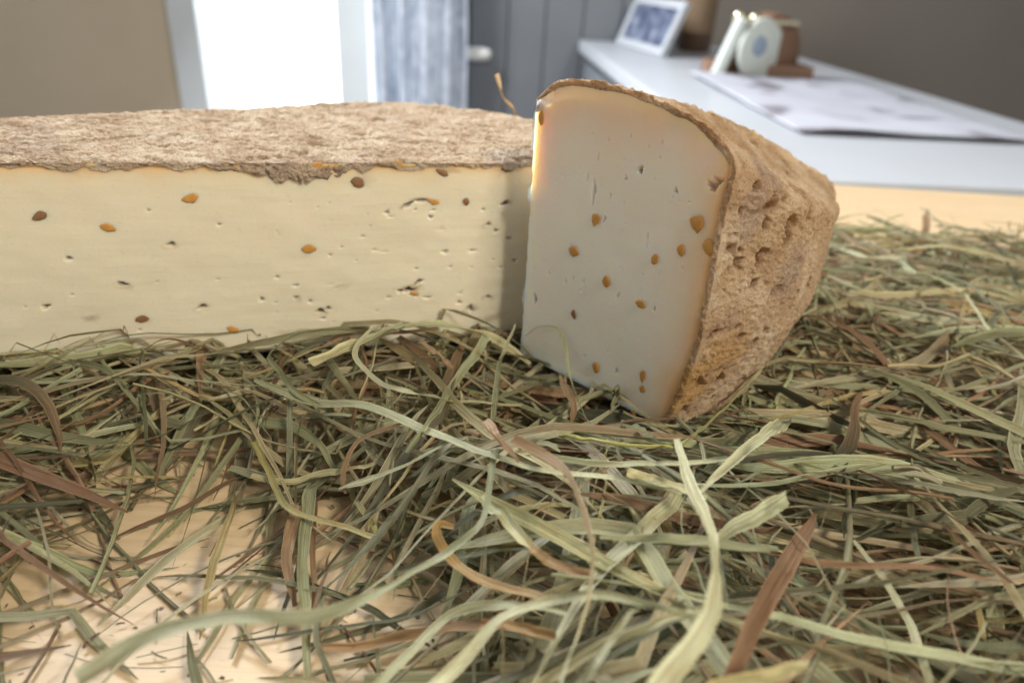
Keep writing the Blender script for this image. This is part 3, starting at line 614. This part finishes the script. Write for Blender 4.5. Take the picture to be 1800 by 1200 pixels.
class Hay:
    """collects ribbons; each blade is a folded strip with its own colour"""
    def __init__(s): s.V, s.F, s.C, s.B, s.n = [], [], [], [], 0
    def add(s, path, width, col, roll, fold, nc=3, tipcol=None, seed=0.0, tube=False, ref=(0, 0, 1.0)):
        n = len(path); t = np.gradient(path, axis=0); t /= np.linalg.norm(t, axis=1)[:, None] + 1e-12
        side = np.cross(t, np.asarray(ref)); ln = np.linalg.norm(side, axis=1); side[ln < .05] = (1, 0, 0); side /= np.linalg.norm(side, axis=1)[:, None]
        for _ in range(2): side[1:-1] = (side[:-2] + 2 * side[1:-1] + side[2:]) / 4
        side -= (side * t).sum(1)[:, None] * t; side /= np.linalg.norm(side, axis=1)[:, None] + 1e-12; up = np.cross(side, t)
        c, q = np.cos(roll)[:, None], np.sin(roll)[:, None]; sd = side * c + up * q; nu = -side * q + up * c
        if tube:
            a = np.linspace(0, 2 * math.pi, nc, endpoint=False); lat = np.cos(a); hgt = np.sin(a); ac = np.abs(a / math.pi - 1)
        else:
            ac = np.linspace(-1, 1, nc); th = ac * fold; lat = np.sin(th) / max(fold, .05) if fold > .05 else ac; hgt = (1 - np.cos(th)) / max(fold, .05)
        P = path[:, None] + sd[:, None] * (lat[None, :, None] * width[:, None, None] / 2) + nu[:, None] * (hgt[None, :, None] * width[:, None, None] / 2)
        L = np.r_[0, np.cumsum(np.linalg.norm(np.diff(path, axis=0), axis=1))]
        s.V.append(P.reshape(-1, 3)); s.F.append(grid_faces(n, nc, s.n, closed_v=tube)); s.n += n * nc
        col = np.asarray(col, float); tc = col if tipcol is None else np.asarray(tipcol, float); k = np.linspace(0, 1, n)[:, None, None] ** 1.5
        s.C.append(np.concatenate([np.broadcast_to(col * (1 - k) + tc * k, (n, nc, 3)), np.ones((n, nc, 1))], -1).reshape(-1, 4))
        s.B.append(np.stack([np.broadcast_to(ac, (n, nc)), np.broadcast_to(L[:, None] * 60, (n, nc)), np.full((n, nc), seed * 37.0)], -1).reshape(-1, 3))
    def build(s, name): return mesh(name, np.vstack(s.V), np.vstack(s.F), M_HAY, attrs={'tint': ('FLOAT_COLOR', np.vstack(s.C)), 'blade': ('FLOAT_VECTOR', np.vstack(s.B))})

SAGE, OLIVE, STRAW, GOLD, BROWN, PINK, PALE, DEEP = (.435, .445, .285), (.305, .315, .185), (.60, .54, .32), (.62, .52, .25), (.31, .195, .115), (.42, .29, .19), (.62, .61, .42), (.17, .185, .115)
PALETTE = [(SAGE, 32), (OLIVE, 24), (STRAW, 17), (GOLD, 4), (BROWN, 10), (PINK, 6), (PALE, 14), (DEEP, 7)]
_pc = [c for c, k in PALETTE for _ in range(k)]
def clear(path):
    """keep blades out of the cheeses: under them, or in front of the cut faces"""
    ins = inside(poly_l, path) | inside(poly_w, path)
    path[:, 2] = np.where(ins, np.minimum(path[:, 2], ZB - .0015), path[:, 2]); path[:, 2] = np.maximum(path[:, 2], .0012); return path
def scatter(n, layer, wid, length, spread):
    k = 0
    while k < n:
        x, y = rng.uniform(-.34, .34), rng.uniform(.055, .46)
        if abs(x) > .16 + .62 * y: continue
        h = pile(np.array([[x, y]]))[0]
        if h < .002 or rng.uniform() > min(1, h / .012): continue
        ns = 13; L = length * rng.uniform(.5, 1.5)
        th = rng.normal(0, spread) if x > -.02 else rng.uniform(-1.6, 1.6)
        if rng.uniform() < .25: th = rng.uniform(-1.6, 1.6)
        kap = np.cumsum(rng.normal(0, .10, ns)) + rng.normal(0, .06); 
        if rng.uniform() < .25: kap += np.where(np.arange(ns) > rng.integers(3, 10), rng.normal(0, 1.2), 0)      # a kink
        hd = th + kap; step = L / (ns - 1)
        xy = np.c_[np.cumsum(np.cos(hd)), np.cumsum(np.sin(hd))] * step; xy += np.array([x, y]) - xy[ns // 2]
        lay = rng.uniform(*layer); t = np.linspace(-1, 1, ns)
        hz = pile(xy)
        z = .0015 + hz * lay + rng.normal(0, .0030) * t + rng.normal(0, .0028) * (1 - t * t) + .0012 * np.sin(t * rng.uniform(2, 7) + rng.uniform(0, 6))
        # blades bridge hollows instead of following every bump
        z = np.convolve(np.pad(z, 2, 'edge'), np.ones(5) / 5, 'valid')
        path = clear(np.c_[xy, z])
        w_ = min(.0052, wid * math.exp(rng.normal(-.08, .5))); wv = w_ * np.clip(1.0 - np.abs(t) ** rng.uniform(3, 8), .12, 1) if rng.uniform() < .6 else w_ * np.linspace(1, .12, ns) * np.r_[.45, .85, np.ones(ns - 2)]
        col = np.array(_pc[rng.integers(len(_pc))]) * math.exp(rng.normal(0, .30)) * (1 + rng.normal(0, .03, 3)); col = col * min(1, .56 / col.max())
        tip = np.array(BROWN) * rng.uniform(.8, 1.3) if rng.uniform() < .22 else None
        roll = rng.normal(0, .55) + rng.normal(0, .7) * t
        stem = rng.uniform() < .2
        hay.add(path, (np.full(ns, rng.uniform(.0007, .0016)) * np.where(np.arange(ns) == rng.integers(2, ns - 2), 1.5, 1.0) if stem else wv), col, roll, rng.uniform(.1, 1.1), 5 if stem else 3, tip, rng.uniform(), stem, (0, -.3, .95)); k += 1
hay = Hay()
scatter(1500, (.02, .50), .0036, .080, .9)
scatter(1300, (.40, .92), .0026, .095, .65)
scatter(820, (.82, 1.10), .0027, .105, .6)
scatter(1500, (.1, 1.12), .0007, .055, 1.0)
# chaff and stray wisps lying on the bare wood
for k_ in range(260):
    x, y = rng.uniform(-.16, .01), rng.uniform(.06, .20); L = rng.choice([.0012, .002, .005, .014, .03], p=[.34, .3, .2, .1, .06]); th = rng.uniform(0, 6.28); ns = 6; t = np.linspace(-.5, .5, ns)
    hd = th + rng.normal(0, .12) * t * 2; path = np.c_[x + np.cos(hd) * L * t, y + np.sin(hd) * L * t, .0009 + .0006 * rng.uniform() + .04 * L * (1 - 4 * t * t)]
    hay.add(path, np.full(ns, rng.uniform(.0002, .0009)), np.array(_pc[rng.integers(len(_pc))]) * rng.uniform(.5, 1.2), np.full(ns, rng.normal(0, .3)), .4, 3, None, rng.uniform())
for k_ in range(26):          # longer strands crossing the board
    x, y = rng.uniform(-.13, .0), rng.uniform(.085, .18); L = rng.uniform(.03, .085); th = rng.uniform(0, 6.28); ns = 13; t = np.linspace(-.5, .5, ns)
    hd = th + np.cumsum(rng.normal(0, .10, ns)); xy = np.c_[np.cumsum(np.cos(hd)), np.cumsum(np.sin(hd))] * L / ns; xy += np.array([x, y]) - xy[ns // 2]
    z = .0018 + np.maximum(pile(xy) * .9, 0) + rng.uniform(.001, .007) * (1 - 4 * t * t); w_ = rng.uniform(.0007, .0030)
    hay.add(clear(np.c_[xy, z]), w_ * np.clip(1 - np.abs(2 * t) ** 4, .15, 1), np.array(_pc[rng.integers(len(_pc))]) * rng.uniform(.6, .9), rng.normal(0, .4) + rng.normal(0, .7) * t, .6, 5, None, rng.uniform())
hb = hay.build('hay_bed'); hb['kind'] = 'stuff'; hb['label'] = 'tangled bed of dry green and brown hay under the cheeses'; hb['category'] = 'hay'

# single blades that stand out of the bed, each traced over the pile
def over_pile(px, py, dz):
    z = .02
    for _ in range(12):
        p = onz(px, py, z); z = .5 * z + .5 * (pile(p[None, :2])[0] + dz)
    p = onz(px, py, z); d = ray(px, py)
    for o_, dir_, nrm_, ln_ in ((T, wd, wn, R0), (A, fd, fn, FL)):            # in front of the cut faces, not inside them
        s_ = (p[:2] - o_) @ dir_; f_ = (p[:2] - o_) @ nrm_
        if -.004 < s_ < ln_ + .004 and f_ < .003: p = CAM + d * (((o_ + nrm_ * .003 - CAM[:2]) @ nrm_) / (d[:2] @ nrm_))
    return p
def hero(name, label, pts, dz, w, col, tip=None, roll=0.0, twist=0.0, fold=.5, tube=False, cat='hay'):
    """pts: pixels of the photograph; dz: mm above the pile (one value or one for each point); w: widths in pixels along it"""
    dz = [dz] * len(pts) if np.isscalar(dz) else dz
    q = np.array([over_pile(x, y, d * 1e-3) for (x, y), d in zip(pts, dz)])
    n = 72; path = crom(q, n); sd_ = pts[0][0] * .37 + pts[0][1] * .11; kx = np.r_[0, np.cumsum(np.linalg.norm(np.diff(path, axis=0), axis=1))] * 420
    amp = .00045 if not tube else .00025
    path[:, 0] += amp * vnoise(np.c_[kx * .16, kx * 0 + sd_, kx * 0], 41) + .35 * amp * vnoise(np.c_[kx * .5, kx * 0 + sd_, kx * 0], 42)
    path[:, 2] += amp * vnoise(np.c_[kx * .19, kx * 0 + sd_, kx * 0 + 5], 43)
    path[:, 2] += .0004 * vnoise(np.c_[np.arange(n) * .12, np.full(n, len(label)), np.zeros(n)], 9)
    ins = inside(poly_l, path) | inside(poly_w, path)
    k = np.linspace(0, 1, n); dep = (path - CAM) @ FWD
    wid = np.interp(k, np.linspace(0, 1, len(w)), w) * dep / F_PX * (1.0 if tube else 1.22)
    wid *= 1 + .10 * vnoise(np.c_[kx * .12, np.full(n, sd_), np.zeros(n)], 15) + .08 * vnoise(np.c_[kx * .6, np.full(n, len(pts) + pts[0][0]), np.zeros(n)], 5)
    col = tuple(min(.72, x * f_) for x, f_ in zip(col, (1.04, 1.08, 1.05))); tip = None if tip is None else tuple(min(.72, x * f_) for x, f_ in zip(tip, (1.04, 1.08, 1.05)))
    H = Hay(); H.add(path, wid, col, roll + twist * (k - .5) + .55 * vnoise(np.c_[k * 5, np.full(n, pts[0][1]), np.zeros(n)], 2), fold, 8 if tube else 7, tip, (pts[0][0] * 7 + pts[0][1]) % 97 / 97, tube, (0, -.62, .78))
    return tag(H.build(name), label, cat, 'single hay blades lying on top')
B_ = lambda c, f: tuple(x * f for x in c)
HERO = [
 ('hay_stalk', 'broad straw coloured stalk with cut end in front of the low cheese', [(548, 643), (600, 620), (650, 600), (712, 572)], [13, 14, 14, 14], [26, 27, 26, 20], STRAW, SAGE, .5, 0, .9),
 ('hay_leaf', 'wide pale leaf arching across the foot of the low cheese', [(650, 598), (700, 578), (770, 570), (830, 580), (880, 602), (930, 640)], [8, 9, 10, 9, 7, 4], [10, 16, 20, 18, 14, 8], SAGE, STRAW, .5, 0, .6),
 ('hay_leaf', 'thin silvery blade curling like a hook over the broad stalk', [(660, 573), (630, 600), (624, 625), (640, 648), (672, 674), (720, 690), (780, 702), (850, 708), (918, 712)], [16, 17, 16, 14, 12, 11, 10, 9, 8], [3, 8, 9, 7, 10, 11, 10, 9, 8], PALE, STRAW, .6, .8, .5),
 ('hay_leaf', 'longest pale green blade crossing the hay diagonally', [(448, 668), (500, 690), (560, 708), (640, 714), (710, 738), (780, 768), (860, 798), (930, 822), (1010, 835), (1100, 845), (1200, 868)], [6, 8, 9, 9, 9, 9, 9, 9, 8, 7, 6], [5, 12, 15, 16, 15, 15, 15, 14, 13, 12, 6], SAGE, PALE, .25, .3, .5),
 ('hay_leaf', 'olive blade arching up over the lower left cut face', [(572, 718), (520, 690), (492, 655), (474, 628), (490, 605), (535, 586), (600, 578), (690, 588)], [7, 9, 9, 12, 12, 11, 9, 6], [8, 9, 10, 11, 12, 11, 7, 3], OLIVE, SAGE, .7, .8, .6),
 ('hay_leaf', 'upright pointed blade rising in the gap between the cheeses', [(870, 738), (872, 690), (880, 640), (893, 602), (907, 571)], [6, 9, 12, 14, 18], [9, 10, 9, 7, 2], SAGE, PALE, .3, 0, .5),
 ('hay_leaf', 'broad olive blade bending down at the left of the hay', [(430, 735), (480, 742), (530, 757), (560, 783), (580, 815), (600, 845)], [10, 11, 11, 9, 7, 5], [17, 17, 16, 13, 10, 5], OLIVE, OLIVE, .3, 0, .7),
 ('hay_leaf', 'straw yellow blade sharply folded back above the bare board', [(440, 835), (500, 846), (560, 835), (620, 825), (660, 815)], [12, 12, 12, 11, 9], [8, 9, 9, 10, 7], STRAW, STRAW, .3, .3, .5),
 ('hay_leaf', 'pale blade running up from the fold above the bare board', [(596, 862), (640, 846), (700, 822), (750, 800), (800, 773)], [13, 13, 12, 10, 8], [10, 13, 12, 10, 5], PALE, SAGE, .6, .5, .6),
 ('hay_leaf', 'brown hoop shaped blade left of centre in the hay', [(705, 744), (660, 757), (628, 778), (608, 812), (602, 850), (606, 868)], [9, 10, 11, 12, 12, 12], [4, 8, 9, 9, 9, 5], PINK, BROWN, .8, 0, .5),
 ('hay_leaf', 'green blade slanting down from the wide pale leaf', [(858, 588), (828, 630), (790, 688), (752, 742), (715, 795)], [9, 8, 8, 8, 7], [15, 13, 12, 12, 8], SAGE, OLIVE, .5, .6, .5),
 ('hay_leaf', 'crumpled brown leaf in the middle of the hay', [(848, 738), (868, 766), (892, 790), (912, 812)], [14, 14, 13, 12], [16, 24, 20, 8], PINK, BROWN, .5, .5, 1.2),
 ('hay_leaf', 'long twisted blade turning from brown to pale downwards', [(905, 772), (950, 800), (995, 835), (1020, 880), (1036, 935), (1043, 985), (1040, 1035), (1026, 1090), (1002, 1150), (980, 1215)], [12, 13, 14, 15, 17, 18, 19, 20, 21, 22], [16, 18, 15, 10, 16, 11, 11, 13, 15, 16], BROWN, PALE, .5, 1.6, .5),
 ('hay_leaf', 'largest pale blade curving down to the front edge', [(1190, 770), (1212, 840), (1234, 905), (1248, 960), (1254, 1020), (1244, 1080), (1214, 1135), (1178, 1180), (1150, 1220)], [14, 17, 20, 22, 24, 26, 28, 30, 31], [8, 14, 20, 20, 22, 28, 38, 42, 44], PALE, PALE, .35, .5, .5),
 ('hay_straw', 'thin yellow stem lying level below the wedge', [(985, 763), (1050, 774), (1120, 783), (1182, 787)], [9, 9, 9, 9], [8, 7, 7, 6], (.50, .47, .17), (.50, .47, .17), 0, 0, .5, True),
 ('hay_straw', 'pale green stem rising to the right beside the wedge rind', [(1192, 784), (1240, 748), (1290, 700), (1338, 648)], [8, 8, 9, 11], [7, 6, 6, 4], (.40, .40, .19), (.40, .40, .19), 0, 0, .5, True),
 ('hay_leaf', 'thin hooped blade in front of the lower left wedge corner', [(922, 588), (948, 574), (978, 576), (993, 604), (996, 645), (1008, 690), (1030, 735)], [15, 18, 18, 15, 11, 8, 5], [3, 5, 6, 8, 9, 11, 10], SAGE, OLIVE, .7, .4, .5),
 ('hay_leaf', 'near blurred blade sweeping across the bare board', [(130, 1190), (260, 1120), (380, 1088), (460, 1084), (540, 1086), (610, 1066), (690, 1026), (770, 980), (835, 932), (856, 890), (864, 840), (872, 790)], [44, 48, 50, 50, 47, 42, 36, 29, 22, 16, 12, 8], [22, 26, 26, 24, 22, 19, 17, 16, 14, 9, 12, 14], (.40, .41, .29), OLIVE, .45, .4, .5),
 ('hay_leaf', 'orange straw blade curling over at its upper end', [(800, 925), (772, 922), (768, 945), (790, 982), (830, 1010), (890, 1033), (960, 1052), (990, 1056)], [14, 17, 17, 14, 13, 13, 12, 11], [10, 16, 18, 18, 17, 17, 16, 10], (.47, .30, .12), (.40, .28, .14), .4, .4, .7),
 ('hay_stalk', 'flat tan stalk lying level near the front', [(558, 1138), (640, 1136), (720, 1115), (790, 1103), (850, 1098), (920, 1102)], [8, 9, 10, 10, 9, 8], [14, 17, 18, 18, 17, 14], (.42, .26, .13), BROWN, .3, .2, .8),
 ('hay_leaf', 'pale blade bent over like an elbow at the front', [(640, 1225), (700, 1165), (760, 1108), (795, 1078), (850, 1064), (930, 1066), (1000, 1082)], [24, 22, 20, 18, 15, 13, 10], [17, 16, 14, 13, 13, 12, 6], SAGE, PALE, .3, .5, .5),
 ('hay_leaf', 'light arched blade at the front, second from the elbow bent blade', [(740, 1230), (800, 1170), (850, 1115), (890, 1083), (960, 1056), (1050, 1046), (1140, 1064), (1220, 1086)], [30, 27, 24, 21, 18, 16, 14, 10], [22, 20, 17, 15, 15, 14, 12, 7], PALE, SAGE, .3, .4, .5),
 ('hay_leaf', 'brown and straw strip hanging over the bare board', [(522, 890), (508, 950), (506, 1010), (518, 1065)], [10, 9, 7, 4], [20, 20, 18, 8], (.36, .23, .12), PINK, .3, .2, .6),
 ('hay_leaf', 'long green strip hanging down over the bare board', [(548, 860), (532, 940), (530, 1020), (536, 1100), (540, 1190)], [11, 10, 8, 6, 4], [20, 19, 19, 18, 10], OLIVE, SAGE, .3, .3, .6),
 ('hay_leaf', 'narrow brown strip beside the long green strip', [(556, 880), (548, 960), (552, 1040), (556, 1130)], [6, 6, 5, 3], [7, 9, 9, 5], BROWN, PINK, .3, .3, .6),
 ('hay_straw', 'bent yellow stem crossing above the bare board', [(448, 775), (478, 835), (506, 893), (560, 915), (610, 930), (662, 944)], [14, 14, 14, 13, 12, 10], [11, 10, 10, 9, 8, 7], (.44, .39, .16), STRAW, .3, .2, .7),
 ('hay_straw', 'short yellow stem meeting the bent yellow stem', [(662, 944), (650, 915), (628, 880)], [10, 9, 8], [8, 9, 8], (.44, .40, .15), SAGE, .2, .2, .7),
 ('hay_stalk', 'thick straw stalk with cut end, pointing right beneath the wedge', [(1102, 832), (1150, 846), (1200, 862), (1240, 874)], [11, 11, 10, 10], [16, 18, 16, 12], STRAW, PALE, .3, 0, 1.1),
 ('hay_leaf', 'broad green leaf slanting in from the right of the hay', [(1380, 872), (1330, 905), (1285, 930), (1245, 955)], [12, 12, 12, 9], [22, 24, 22, 10], SAGE, PALE, .4, .2, .6),
 ('hay_leaf', 'level green blade behind the largest pale blade', [(1055, 946), (1120, 945), (1200, 948), (1290, 958), (1370, 965)], [9, 10, 11, 10, 9], [6, 13, 15, 14, 8], SAGE, SAGE, .3, .3, .5),
 ('hay_leaf', 'folded pale leaf curving up to the right below the rind', [(1226, 872), (1260, 838), (1300, 800), (1340, 768), (1385, 740)], [9, 11, 12, 13, 13], [8, 16, 22, 22, 14], PALE, SAGE, .6, .5, .7),
 ('hay_leaf', 'dark green folded leaf at the foot of the wedge', [(1058, 752), (1098, 750), (1132, 762), (1158, 778)], [6, 7, 7, 6], [6, 20, 20, 4], OLIVE, DEEP, .3, 0, .4),
 ('hay_leaf', 'small crumpled brown leaf at the foot of the low cheese', [(738, 598), (758, 616), (780, 634), (796, 648)], [11, 11, 10, 9], [8, 16, 16, 12], PINK, BROWN, .6, .4, 1.2),
 ('hay_leaf', 'upright brown blade left of the wedge foot', [(984, 660), (998, 690), (1008, 720), (1002, 750)], [11, 10, 9, 7], [6, 12, 11, 4], PINK, BROWN, .5, .3, .7),
 ('hay_stalk', 'thick green stalk with snapped end near the middle', [(846, 872), (880, 905), (910, 938), (936, 965)], [9, 10, 10, 10], [20, 22, 20, 16], SAGE, STRAW, .2, .2, 1.1),
 ('hay_stalk', 'orange tan stalk continuing from the snapped green stalk', [(932, 965), (970, 988), (1010, 1002), (1040, 1008)], [10, 9, 8, 7], [15, 18, 17, 10], (.44, .29, .14), BROWN, .2, .2, 1.0),
 ('hay_stalk', 'broken orange straw rod with torn end at the front', [(845, 1095), (900, 1104), (978, 1113)], [12, 12, 12], [16, 20, 20], (.47, .29, .13), (.42, .27, .13), .2, 0, 1.3),
 ('hay_leaf', 'grey green slender blade standing at the front', [(1010, 1215), (1050, 1160), (1085, 1110), (1108, 1080), (1128, 1066)], [20, 20, 18, 15, 12], [14, 12, 10, 8, 4], B_(PALE, .95), SAGE, .5, .3, .5),
 ('hay_leaf', 'straw blade crossing low at the front of the pile', [(930, 1215), (1000, 1170), (1080, 1125), (1160, 1092), (1230, 1080)], [14, 13, 12, 11, 9], [16, 15, 13, 12, 6], STRAW, PALE, .3, .3, .5),
 ('hay_leaf', 'yellow straw blade at the lower right front edge', [(1230, 1215), (1290, 1198), (1350, 1184), (1420, 1165)], [16, 16, 15, 13], [18, 20, 20, 12], GOLD, STRAW, .3, .2, .6),
 ('hay_leaf', 'level sage blade above the thick straw stalk', [(965, 803), (1040, 814), (1130, 815), (1220, 813), (1290, 806)], [8, 9, 9, 8, 7], [8, 11, 12, 11, 6], SAGE, PALE, .2, .3, .5),
 ('hay_leaf', 'dry stalk poking up behind the low cheese top', None, None, None, STRAW),
]
for h in HERO:
    if h[2] is None: continue
    name, label, pts, dz, w, col, tip, roll, twist, fold = h[:10]
    hero(name, label, pts, dz, w, col, tip, roll, twist, fold, tube=len(h) > 10)
# the dry stalk that stands up behind the low cheese
pk = np.array([(-.004, .376, .078), (-.0065, .374, .0885), (-.0115, .373, .0935), (-.0140, .372, .0990), (-.0165, .372, .1055)])
Hs = Hay(); kk = np.linspace(0, 1, 20); Hs.add(crom(pk, 20), np.interp(kk, [0, .6, 1], [.0070, .0042, .0066]), (.50, .33, .16), np.full(20, .2), .8, 7, (.50, .36, .2), .3)
tag(Hs.build('hay_stalk'), 'dry tan stalk standing up behind the rim of the low cheese', 'hay', 'single hay blades lying on top')
